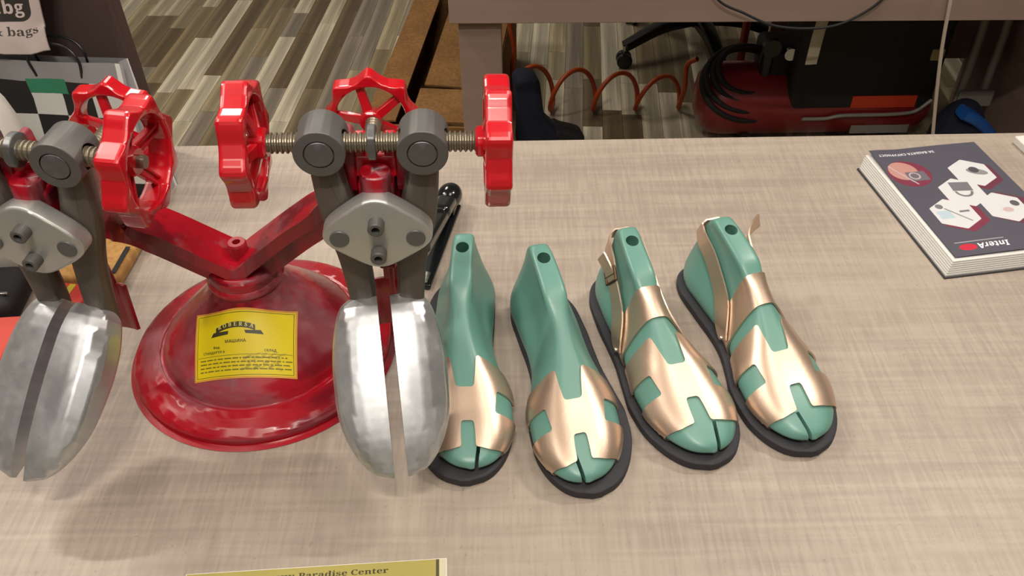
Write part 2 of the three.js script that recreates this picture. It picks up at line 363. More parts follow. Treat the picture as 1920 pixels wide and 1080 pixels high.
function head(machine, x, y, z, turn, roll, openL, openR, toeOut, rearX) {
  const m4 = new THREE.Matrix4().makeRotationY(turn).multiply(new THREE.Matrix4().makeRotationZ(roll)).setPosition(x, y, z);
  const add = (name, geo, mt, mm = new THREE.Matrix4(), label) => { const m = P(name, geo, mt, machine); m.applyMatrix4(m4.clone().multiply(mm)); if (label) m.userData.label = label; return m; };
  const T = (a, b, c) => new THREE.Matrix4().makeTranslation(a, b, c), RY = a => new THREE.Matrix4().makeRotationY(a), RX = a => new THREE.Matrix4().makeRotationX(a), RZ = a => new THREE.Matrix4().makeRotationZ(a);
  // cast body behind the plate
  const bodyShape = rshape([[-.030, .058], [-.021, .058], [-.019, .036], [.019, .036], [.021, .058], [.030, .058], [.032, .01], [.026, -.035], [.012, -.048], [-.012, -.048], [-.026, -.035], [-.032, .01]], .006);
  add('body', planarUV(merge([extrude(bodyShape, .034, .003).translate(0, 0, -.083), rbox(.030, .05, .03, .005, 0, .012, -.035), rbox(.034, .028, .05, .006, rearX * .7, .01, -.10), rbox(.010, .040, .022, .002, -.0215, .040, -.045), rbox(.010, .040, .022, .002, .0215, .040, -.045)]), 6, 'x', 'y'), mat.redDusty);
  add('saddle', [rbox(.036, .022, .022, .003, 0, .043, -.047), rbox(.011, .020, .02, .003, -.0125, .057, -.047), rbox(.011, .020, .02, .003, .0125, .057, -.047)], mat.redGloss);
  add('boss', rcyl(.013, .036, .002, 24).translate(0, .03, -.024), mat.redDusty);
  // opening screw across the top with its collar, nuts and two handwheels
  const sc = add('threaded_rod', SCREW, mat.thread, T(0, .073, -.027));
  P('collar', rcyl(.0145, .0065, .001, 28).rotateZ(Math.PI / 2), mat.pin, sc);
  for (const s of [-1, 1]) {
    const n = add('swivel_nut', nutGeo, mat.steelDark, T(s * .0405, .073, -.027));
    P('pin', rcyl(.0113, .036, .0006, 28).rotateX(Math.PI / 2).translate(0, 0, .0003), mat.pin, n);
    add('lever', leverGeo(s), mat.steel, T(0, 0, -.041));
  }
  handwheel(machine, m4.clone().multiply(T(.1, .073, -.027)).multiply(RY(Math.PI / 2)), 1, R(12));
  handwheel(machine, m4.clone().multiply(T(-.1, .073, -.027)).multiply(RY(-Math.PI / 2)), 1, R(5));
  // diamond pivot plate with two pivot pins and two socket screws
  const pl = add('pivot_plate', diamond, mat.aluPlate, T(0, 0, -.018), 'brushed aluminium diamond plate');
  for (const s of [-1, 1]) P('pivot_pin', rcyl(.0082, .02, .0008, 28).rotateX(Math.PI / 2).translate(s * .0318, -.004, .0095), mat.pin, pl);
  for (const yy of [.012, -.0185]) {
    const ring = toCreasedNormals(lathe([[.0034, .001], [.0034, .0105], [.0058, .0105], [.0068, .0095], [.0068, -.002]], 24), R(35)).rotateX(Math.PI / 2);
    const hx = new THREE.CylinderGeometry(.0035, .0035, .001, 6).rotateX(Math.PI / 2).translate(0, 0, .003);
    P('socket_screw', merge([ring, hx]).translate(0, yy, .018), mat.steelDark, pl);
  }
  // split form
  for (const s of [-1, 1]) add('shoe_form_half', formGeo(s), mat.alu, T(toeOut > 0 ? -.004 : 0, -.099, -.030).multiply(RY(toeOut)).multiply(RX(PITCH)).multiply(T(s * (s < 0 ? openL : openR), 0, 0)), 'polished aluminium half of a shoe form');
  // heel stop: bar, rod and curved plate hanging behind the form
  add('heel_bar', [rbox(.016, .05, .016, .003, 0, -.06, -.062)], mat.redDusty);
  add('heel_rod', cyl(.0028, .0028, .06, 12).translate(.002, -.11, -.062), mat.redDark);
  const hp = add('heel_plate', (() => {
    const p = [], n = 10; for (let i = 0; i <= n; i++) { const a = R(-46 + 92 * i / n); p.push([.027 * Math.sin(a), -.012 * Math.cos(a) - .004]); }
    for (let i = n; i >= 0; i--) { const a = R(-46 + 92 * i / n); p.push([.023 * Math.sin(a), -.008 * Math.cos(a) - .004]); }
    return extrude(rshape(p, .001), .062, .001).rotateX(Math.PI / 2);
  })(), mat.redDusty, T(0, -.118, -.068));
  P('heel_arm', sweep([[0, .07, -.004], [0, .02, -.012], [0, -.04, -.018]], rrect(.015, .005, .0015), V(0, 0, 1), 10), mat.redDark, hp);
  // lengthwise screw to the rear with its handwheel
  add('rear_rod', threaded(.07, .0075).rotateX(Math.PI / 2), mat.thread, T(rearX * .8, .025, -.105));
  handwheel(machine, m4.clone().multiply(T(rearX, .025, -.150)).multiply(RY(Math.PI)), .86, 0);
}
{
  const bx = -.281, bz = -.704;
  const t = thing('shoe_stretching_machine', 'red cast-iron two-headed shoe stretching machine with red handwheels and aluminium forms', 'machine', [bx, D, bz]);
  // pedestal
  const prof = [[0, 0], [.136, 0], [.141, .003], [.142, .009], [.139, .015], [.126, .019], [.113, .023], [.110, .0215], [.107, .0225], [.104, .032], [.098, .040], [.078, .061], [.060, .079], [.046, .093], [.039, .103], [.037, .107], [.039, .1085], [.040, .113], [.038, .117], [.034, .119], [.033, .122], [0, .124]];
  const sp = new THREE.SplineCurve(prof.map(p => new THREE.Vector2(...p))).getPoints(120).map(p => [Math.max(0, p.x), Math.max(0, p.y)]);
  const ped = toCreasedNormals(lathe(sp, 96), R(50));
  P('pedestal', ped, mat.redDusty, t);
  // yoke of two arms rising from the neck
  const prf = [[-.026, .008], [.026, .008], [.026, -.005], [.012, -.009], [.012, -.026], [-.012, -.026], [-.012, -.009], [-.026, -.005]];
  const H1 = [-.402 - bx, .263, -.575 - bz], H2 = [-.1115 - bx, .2635, -.576 - bz];
  const arm = pts => planarUV(sweep(pts, prf.slice().reverse(), V(0, 1, 0), 26, q => [1 - .18 * q, 1]), 5);
  P('yoke_arm', arm([[.014, .118, .004], [-.03, .154, .008], [-.07, .185, .011], [-.1, .204, .014], [H1[0] + .01, H1[1] - .022, H1[2] - .075]]), mat.redDusty, t);
  P('yoke_arm', arm([[-.014, .118, .004], [.03, .155, .006], [.07, .188, .009], [.105, .213, .013], [.135, .238, .03], [H2[0] - .01, H2[1] - .014, H2[2] - .075]]), mat.redDusty, t);
  P('yoke_hub', rcyl(.036, .03, .006, 40).translate(0, .116, .002), mat.redDusty, t);
  const bolt = P('socket_bolt', toCreasedNormals(lathe([[.0042, .006], [.0042, .02], [.0085, .02], [.0098, .018], [.0098, 0]], 24), R(35)), mat.redDark, t);
  bolt.position.set(.001, .139, .004);
  P('socket_recess', new THREE.CylinderGeometry(.0043, .0043, .002, 6).translate(0, .008, 0), mat.black, bolt);
  head(t, ...H1, R(-6), R(-3.5), .006, .006, R(-9), .018);
  head(t, ...H2, R(2.5), R(-2), .006, .006, R(7), -.012);
  // yellow maker's sticker following the pedestal cone
  const labelTex = canvas(768, 512, (c, w, h) => {
    c.fillStyle = '#d8c30c'; c.fillRect(0, 0, w, h);
    c.strokeStyle = '#cf9438'; c.lineWidth = 16; c.strokeRect(6, 6, w - 12, h - 12);
    c.strokeStyle = '#4a4212'; c.lineWidth = 4; c.strokeRect(24, 24, w - 48, h - 48);
    c.fillStyle = '#37341c'; c.beginPath(); c.moveTo(180, 128); c.quadraticCurveTo(330, 55, 480, 118); c.lineTo(480, 160); c.quadraticCurveTo(330, 100, 180, 168); c.closePath(); c.fill();
    c.beginPath(); c.moveTo(140, 195); c.lineTo(160, 160); c.lineTo(280, 156); c.lineTo(275, 182); c.closePath(); c.fill();
    c.beginPath(); c.moveTo(400, 156); c.lineTo(520, 158); c.lineTo(540, 190); c.lineTo(410, 180); c.closePath(); c.fill();
    c.fillStyle = '#d9cf6a'; c.font = 'bold 40px serif'; c.textAlign = 'center';
    'ROBERSA'.split('').forEach((ch, i) => { c.save(); c.translate(212 + i * 40, 143 - 22 * Math.sin((i + .6) / 7.2 * Math.PI)); c.rotate((i - 3) * .06); c.fillText(ch, 0, 0); c.restore(); });
    c.fillStyle = '#2c2a18'; c.font = 'bold 34px sans-serif'; c.fillText('МАШИНА', 330, 246);
    c.font = 'bold 26px sans-serif'; c.textAlign = 'left'; c.fillText('Вид', 158, 282); c.fillText('СТАНДАРТИ в', 74, 318); c.fillText('СКЛАД', 540, 318);
    c.fillRect(30, 336, w - 60, 3);
    c.fillStyle = '#6b621c';
    for (let j = 0; j < 4; j++) for (let x = 50; x < 700;) { const l = 12 + hash(j, x, 5) * 46; c.fillRect(x, 358 + j * 28, l, 9); x += l + 9; }
    for (let k = 0; k < 46; k++) { c.fillStyle = `rgba(96,92,44,${.12 + .25 * hash(k, 1, 3)})`; c.beginPath(); c.ellipse(380 + 300 * hash(k, 2, 3), 330 + 130 * hash(k, 3, 3), 6 + 26 * hash(k, 4, 3), 3 + 9 * hash(k, 5, 3), -.4, 0, 7); c.fill(); }
  });
  const N = 24, Mq = 12, pos = [], uv = [], idx = [], prC = curve(sp.filter((p, i) => p[1] > .026 && p[1] < .104 && p[0] < .104).map(p => [p[0], p[1]]).sort((a, b) => a[0] - b[0]).filter((p, i, a) => !i || p[0] - a[i - 1][0] > 1e-5));
  for (let j = 0; j <= Mq; j++) for (let i = 0; i <= N; i++) {
    const xx = -.053 + .106 * i / N, zz0 = .0405 + .050 * j / Mq, zz = Math.sqrt(Math.max(1e-6, zz0 * zz0 - xx * xx * .32)), r = Math.hypot(xx, zz);
    pos.push(xx, prC(r) + .0009, zz); uv.push(i / N, 1 - j / Mq);
  }
  for (let j = 0; j < Mq; j++) for (let i = 0; i < N; i++) { const a = j * (N + 1) + i; idx.push(a, a + N + 1, a + 1, a + 1, a + N + 1, a + N + 2); }
  const g = new THREE.BufferGeometry(); g.setAttribute('position', new THREE.Float32BufferAttribute(pos, 3)); g.setAttribute('uv', new THREE.Float32BufferAttribute(uv, 2)); g.setIndex(idx); g.computeVertexNormals();
  const st = P('sticker', g, M({ map: labelTex, roughness: .45, side: THREE.DoubleSide }), t); st.userData.label = 'worn yellow printed maker sticker';
  st.rotation.y = R(2);
}

// ---------------------------------------------------------------- shoe lasts and sandals
const LL = .258;
const lastW = curve([[0, .001], [.003, .012], [.010, .0215], [.022, .028], [.04, .0315], [.07, .0315], [.10, .0305], [.125, .0315], [.155, .0375], [.182, .0430], [.205, .0425], [.228, .0365], [.245, .026], [.254, .0145], [LL, .001]]);
const lastHi = curve([[0, .036], [.003, .050], [.008, .064], [.015, .082], [.022, .098], [.028, .1065], [.034, .1095], [.06, .104], [.088, .0965], [.096, .0915], [.105, .084], [.125, .0715], [.15, .0585], [.18, .045], [.205, .0355], [.23, .0275], [.247, .021], [.255, .0165], [LL, .011]]);
const lastLo = curve([[0, .034], [.002, .022], [.006, .010], [.012, .003], [.02, 0], [.19, 0], [.225, .002], [.25, .006], [LL, .0095]]);
const lastD = curve([[0, .9], [.02, .66], [.05, .6], [.09, .62], [.12, .76], [.15, .86], [.19, .93], [LL, .97]]);
const lastE = curve([[0, .5], [.02, .38], [.05, .37], [.09, .40], [.115, .40], [.15, .5], [.19, .62], [LL, .75]]);
const lastT = curve([[0, .3], [.02, .29], [.05, .33], [.09, .35], [.115, .2], [.15, .24], [.19, .34], [LL, .45]]);
const SEC = 40;                                    // points on one half contour
function half(z) {
  const w = lastW(z), a = lastLo(z), b = lastHi(z), H = b - a;
  const pts = [V(.62 * w, a, 0), V(.9 * w, a + Math.min(.0025, .08 * H), 0), V(w, a + Math.min(.016, .26 * H), 0), V(w * lastD(z), a + .52 * H, 0), V(w * lastE(z), a + .86 * H, 0), V(w * lastT(z), b - .015 * H, 0), V(0, b, 0)];
  return new THREE.CatmullRomCurve3(pts, false, 'centripetal').getSpacedPoints(SEC);
}
const bend = (z, side) => side * (.010 * sm(.10, LL, z) * (z / LL) - .0035 * Math.sin(Math.PI * clamp(z / .17)));
const cache = new Map();
function halfC(z) { const k = Math.round(z * 1e5); if (!cache.has(k)) cache.set(k, half(k / 1e5)); return cache.get(k); }
// surface point: z along the last, t from 0 (left sole edge) over the top to 1 (right sole edge)
function lastP(z, t, side, out = V(0, 0, 0)) {
  z = clamp(z, 0, LL); const h = halfC(z), q = t < .5 ? t * 2 : (1 - t) * 2, f = clamp(q) * SEC, i = Math.min(SEC - 1, Math.floor(f)), k = f - i;
  const x = h[i].x + (h[i + 1].x - h[i].x) * k, y = h[i].y + (h[i + 1].y - h[i].y) * k;
  return out.set((t < .5 ? -x : x) + bend(z, side), y, z);
}
function lastN(z, t, side) {
  const e = .004, f = .03, a = lastP(z + e, t, side).sub(lastP(z - e, t, side)), b = lastP(z, Math.min(1, t + f), side, V(0, 0, 0)).sub(lastP(z, Math.max(0, t - f), side, V(0, 0, 0)));
  return a.cross(b).normalize();
}
function lastGeo(side) {
  const N = 84, pos = [], idx = [], Mr = SEC * 2 + 1;
  for (let i = 0; i <= N; i++) { const z = LL * (.5 - .5 * Math.cos(Math.PI * i / N)); for (let j = 0; j < Mr; j++) { const p = lastP(z, j / (Mr - 1), side); pos.push(p.x, p.y, p.z); } }
  for (let i = 0; i < N; i++) for (let j = 0; j < Mr; j++) { const a = i * Mr + j, b = i * Mr + (j + 1) % Mr; idx.push(a, a + Mr, b, b, a + Mr, b + Mr); }
  for (let j = 1; j < Mr - 1; j++) { idx.push(0, j, j + 1); const o = N * Mr; idx.push(o, o + j + 1, o + j); }
  let g = new THREE.BufferGeometry(); g.setAttribute('position', new THREE.Float32BufferAttribute(pos, 3)); g.setIndex(idx);
  g.computeVertexNormals();
  // orientation test: the normal on top must point up
  const mid = (Math.round(N * .6)) * Mr + SEC; if (g.attributes.normal.getY(mid) < 0) { for (let i = 0; i < idx.length; i += 3) { const q = idx[i + 1]; idx[i + 1] = idx[i + 2]; idx[i + 2] = q; } g.setIndex(idx); g.computeVertexNormals(); }
  const uv = new Float32Array(pos.length / 3 * 2); g.setAttribute('uv', new THREE.BufferAttribute(uv, 2));
  const ev = new Evaluator(); ev.attributes = ['position', 'normal', 'uv'];
  const b = new Brush(g); b.updateMatrixWorld();
  const c = lastP(.050, .5, side), n = lastN(.050, .5, side);
  const hole = new Brush(cyl(.0068, .0068, .05, 24)); hole.quaternion.setFromUnitVectors(V(0, 1, 0), n.y > 0 ? n : n.negate()); hole.position.copy(c); hole.updateMatrixWorld();
  let r = ev.evaluate(b, hole, SUBTRACTION);
  const slit = new Brush(box(.0035, .09, .036)); slit.position.set(bend(.25, side) + side * .006, .02, LL - .006); slit.rotation.y = side * -.12; slit.updateMatrixWorld();
  r = ev.evaluate(r, slit, SUBTRACTION);
  return r.geometry;
}
// thin leather shell laid on the last from a 2D outline of [z, t] points
function strapGeo(poly, side, r = .004, off = .0006, th = .0021) {
  const G = .19, shape = rshape(poly.map(([z, t]) => [(t - .5) * G, z]), r), c = shape.getPoints(6);
  const clean = c.filter((p, i) => i === 0 || p.distanceTo(c[i - 1]) > 1e-5); if (clean[0].distanceTo(clean[clean.length - 1]) < 1e-5) clean.pop();
  let P2 = clean.slice(), T = THREE.ShapeUtils.triangulateShape(P2, []).map(a => a.slice());
  const MAX = .0045;
  for (let pass = 0; pass < 12; pass++) {
    const midIdx = new Map(), out = []; let split = false;
    const key = (a, b) => a < b ? a + '_' + b : b + '_' + a;
    const mid = (a, b) => { const k = key(a, b); if (!midIdx.has(k)) { midIdx.set(k, P2.length); P2.push(P2[a].clone().lerp(P2[b], .5)); } return midIdx.get(k); };
    const long = (a, b) => P2[a].distanceTo(P2[b]) > MAX;
    for (const [a, b, d] of T) {
      const e = [[a, b, d], [b, d, a], [d, a, b]].map(x => [P2[x[0]].distanceTo(P2[x[1]]), x]).sort((x, y) => y[0] - x[0])[0];
      if (e[0] > MAX) { split = true; const [p, q, o] = e[1]; midIdx.has(key(p, q)); const m = mid(p, q); out.push([p, m, o], [m, q, o]); } else out.push([a, b, d]);
    }
    // close T-junctions: split any triangle whose other edges were cut by a neighbour
    let work = out, again = true;
    while (again) {
      again = false; const nx = [];
      for (const tr of work) {
        let done = false;
        for (let k = 0; k < 3 && !done; k++) { const p = tr[k], q = tr[(k + 1) % 3], o = tr[(k + 2) % 3], m = midIdx.get(key(p, q)); if (m !== undefined && m !== o) { nx.push([p, m, o], [m, q, o]); done = again = true; } }
        if (!done) nx.push(tr);
      }
      work = nx;
    }
    T = work; if (!split) break;
  }
  const top = [], bot = [], NN = [];
  for (const p of P2) { const z = p.y, t = clamp(p.x / G + .5, .002, .998), q = lastP(z, t, side, V(0, 0, 0)), n = lastN(z, t, side); if (n.y < -.2 && t > .1 && t < .9) n.negate(); NN.push(n); top.push(q.clone().addScaledVector(n, off + th)); bot.push(q.addScaledVector(n, off)); }
  const pos = [], uv = [], nor = []; const push = (v, p, q) => { pos.push(v.x, v.y, v.z); uv.push(p.x * 9, p.y * 9); nor.push(q.x, q.y, q.z); };
  const edges = new Map();
  for (const [a, b, d] of T) {
    const ccw = (P2[b].x - P2[a].x) * (P2[d].y - P2[a].y) - (P2[b].y - P2[a].y) * (P2[d].x - P2[a].x);
    const o = ccw > 0 ? [a, d, b] : [a, b, d];     // x to the right, z towards the toe: this order faces up
    for (const i of o) push(top[i], P2[i], NN[i]); for (const i of [o[0], o[2], o[1]]) push(bot[i], P2[i], NN[i].clone().negate());
    for (let k = 0; k < 3; k++) { const e = [o[k], o[(k + 1) % 3]], kk = Math.min(...e) + '_' + Math.max(...e); edges.has(kk) ? edges.set(kk, null) : edges.set(kk, e); }
  }
  for (const e of edges.values()) if (e) { const [a, b] = e; const wn = top[b].clone().sub(top[a]).cross(NN[a]).normalize(); for (const [v, i] of [[top[a], a], [bot[a], a], [top[b], b], [top[b], b], [bot[a], a], [bot[b], b]]) push(v, P2[i], wn); }
  const g = new THREE.BufferGeometry(); g.setAttribute('position', new THREE.Float32BufferAttribute(pos, 3)); g.setAttribute('uv', new THREE.Float32BufferAttribute(uv, 2)); g.setAttribute('normal', new THREE.Float32BufferAttribute(nor, 3));
  return g;
}
// ribbon along points with given normals
function ribbon(pts, nrm, hw, th) {
  const n = pts.length, pos = [], idx = [], uv = [];
  for (let i = 0; i < n; i++) {
    const T = pts[Math.min(n - 1, i + 1)].clone().sub(pts[Math.max(0, i - 1)]).normalize(), N = nrm[i].clone().addScaledVector(T, -nrm[i].dot(T)).normalize(), B = T.clone().cross(N);
    for (const [a, b] of [[-1, 1], [1, 1], [1, 0], [-1, 0]]) { const p = pts[i].clone().addScaledVector(B, a * hw).addScaledVector(N, b * th); pos.push(p.x, p.y, p.z); uv.push(a * .06, i * .04); }
  }
  for (let i = 0; i < n - 1; i++) for (let j = 0; j < 4; j++) { const a = i * 4 + j, b = i * 4 + (j + 1) % 4; idx.push(a, a + 4, b, b, a + 4, b + 4); }
  idx.push(0, 1, 2, 0, 2, 3); const o = (n - 1) * 4; idx.push(o, o + 2, o + 1, o, o + 3, o + 2);
  const g = new THREE.BufferGeometry(); g.setAttribute('position', new THREE.Float32BufferAttribute(pos, 3)); g.setAttribute('uv', new THREE.Float32BufferAttribute(uv, 2)); g.setIndex(idx);
  return toCreasedNormals(g.toNonIndexed(), R(40));
}
const soleH = .012;
function soleGeo(side, g = .006) {
  const a = [], b = [];
  for (let i = 0; i <= 40; i++) { const u = i / 40, z = LL * (.5 - .5 * Math.cos(Math.PI * u)), w = lastW(z) + g * (.55 + .45 * Math.sin(Math.PI * u)), zz = z + (u - .5) * 2 * g; a.push([bend(z, side) + w, zz]); b.push([bend(z, side) - w, zz]); }
  const s = new THREE.Shape([...a, ...b.reverse()].map(([x, z]) => new THREE.Vector2(x, -z)));
  return extrude(s, soleH, .0022, 3).rotateX(-Math.PI / 2);
}
const H_STRAP = (z0, z1, n0, n1, w0, w1) => {
  const m = (z0 + z1) / 2;
  return [[z0 + .004, .0], [z0, .36], [z0 - .002, n0], [z0 + (z1 - z0) * .34, n0 + .02], [z0 + (z1 - z0) * .34, n1 - .02], [z0 - .002, n1], [z0, .64], [z0 + .004, 1],
  [m - w0, 1], [m - w0, .675], [m + w0 * .8, .665], [m + w0, 1], [z1 - .004, 1], [z1 + .002, .70], [z1, n1 - .01], [z1 - (z1 - z0) * .28, n1 - .03], [z1 - (z1 - z0) * .28, n0 + .03], [z1, n0 + .0], [z1 + .002, .30], [z1 - .004, 0], [m + w0, 0], [m + w0 * .8, .335], [m - w0, .325], [m - w0, 0]];
};
const GEO = {};
for (const s of [-1, 1]) GEO[s] = { last: lastGeo(s), sole: soleGeo(s), h: strapGeo(H_STRAP(.146, .233, .42, .565, .0125), s), h2: strapGeo(H_STRAP(.158, .242, .42, .565, .0125), s), band: strapGeo([[.103, 0], [.101, .25], [.101, .5], [.101, .75], [.103, 1], [.134, 1], [.131, .75], [.1295, .5], [.131, .25], [.134, 0]], s, .002) };
// t on the left flank at which the contour at z reaches height y
function tAt(z, y) { const h = halfC(z); for (let i = 0; i < SEC; i++) if (h[i + 1].y >= y) return .5 * (i + (y - h[i].y) / Math.max(1e-6, h[i + 1].y - h[i].y)) / SEC; return .5; }
function pathOn(list, side, off, mir) {
  const c = new THREE.CatmullRomCurve3(list.map(([z, y, far, k = 0]) => { const t = tAt(z, y); return V(z, mir(far ? 1 - t : t), k); }), false, 'centripetal').getPoints(44), p = [], n = [];
  for (const q of c) { const nn = lastN(q.x, q.y, side), pp = lastP(q.x, q.y, side, V(0, 0, 0)); p.push(pp.addScaledVector(nn, off + q.z)); n.push(nn); }
  return [p, n];
}
function buckleGeo(w, h, r) { return merge([cylX(r, w, 10).translate(0, h / 2, 0), cylX(r, w, 10).translate(0, -h / 2, 0), cyl(r, r, h, 10).translate(w / 2, 0, 0), cyl(r, r, h, 10).translate(-w / 2, 0, 0), cylX(r * .8, w, 10)]); }
const SC = [1.06, .93, 1.1];
function pair(x, z, deg, side, lastLabel, shoeLabel, strapSide, tail = 0) {
  const last = solo('shoe_last', GEO[side].last, mat.green, lastLabel, 'shoe last', 'green shoe lasts');
  last.position.set(x, D + soleH * SC[1], z); last.rotation.y = R(deg); last.scale.set(...SC);
  const s = thing('sandal', shoeLabel, 'sandal', [x, D, z], R(deg), 'bronze sandals on lasts');
  s.scale.set(...SC); P('sole', GEO[side].sole, mat.sole, s).position.x = strapSide ? 0 : side * -.006;
  const up = (n, g, m) => { const o = P(n, g, m, s); o.position.y = soleH; return o; };
  up('cross_strap', strapSide ? GEO[side].h : GEO[side].h2, mat.leather).userData.label = 'bronze metallic leather H-shaped strap';
  if (!strapSide) return;
  up('instep_band', GEO[side].band, mat.leather);
  const k = strapSide, mir = t => k < 0 ? t : 1 - t;      // plain side first, buckle on the other
  const [p, n] = pathOn([[.122, .014, 0], [.100, .035, 0, .0012], [.075, .055, 0, .001], [.05, .071, 0, .001], [.033, .0785, 0, .001], [.021, .081, 0, .001], [.0145, .0818, 0, .001], [.021, .081, 1, .001], [.033, .0785, 1, .0015], [.046, .074, 1, .002], [.058, .068, 1, .003]], side, .003, mir);
  const hs = up('heel_strap', ribbon(p, n, .0102, .0018), mat.leather);
  const [p2, n2] = pathOn([[.122, .014, 1], [.105, .032, 1, .0015], [.085, .049, 1, .002], [.068, .061, 1, .003], [.055, .069, 1, .006], [.045, .074, 1, .009]], side, .003, mir);
  const e = p2[p2.length - 1].clone(), dir = e.clone().sub(p2[p2.length - 3]).normalize();
  for (let i = 1; i <= (k > 0 ? 3 : 10); i++) { p2.push(e.clone().addScaledVector(dir, i * .0024).add(V(k * -tail * i * i, -.00002 * i * i, 0))); n2.push(n2[n2.length - 1]); }
  up('buckle_strap', ribbon(p2, n2, .0096, .0018), mat.leather);
  for (const [q, tt] of [[.121, tAt(.121, .016)], [.121, 1 - tAt(.121, .016)]]) { const rv = P('rivet', new THREE.SphereGeometry(.0024, 12, 8), mat.rivet, hs); const nn = lastN(q, tt, side); rv.position.copy(lastP(q, tt, side).addScaledVector(nn, .0055)); }
  const bt0 = mir(1 - tAt(.060, .066)), bq = lastP(.060, bt0, side, V(0, 0, 0)), bn = lastN(.060, bt0, side), bt = lastP(.075, mir(1 - tAt(.075, .056)), side, V(0, 0, 0)).sub(lastP(.045, mir(1 - tAt(.045, .074)), side, V(0, 0, 0))).normalize(), bb = bt.clone().cross(bn).normalize(), b2 = bb.clone().cross(bt).normalize();
  const bk = up('buckle', buckleGeo(.025, .015, .0015), mat.buckle); bk.position.copy(bq.addScaledVector(bn, .0085)).add(V(0, soleH, 0)); bk.quaternion.setFromRotationMatrix(new THREE.Matrix4().makeBasis(bb, bt, b2));
}
pair(-.050, -.800, -.6, 1, 'green plastic shoe last nearest the aluminium form, its sandal without ankle strap', 'strapless bronze sandal on the green last beside the aluminium form', 0);
pair(.020, -.778, 12.5, -1, 'green plastic shoe last second from the machine, its sandal without ankle strap', 'strapless bronze sandal second from the machine', 0);
pair(.124, -.806, 12.5, 1, 'green plastic shoe last in a bronze sandal whose ankle buckle is at left', 'bronze sandal with its ankle buckle at left, third from the machine', 1, .00001);
pair(.226, -.820, 17, -1, 'green plastic shoe last farthest from the machine, buckled in a bronze sandal', 'bronze sandal nearest the dark catalogue, its buckle tail sticking out', -1, .0002);

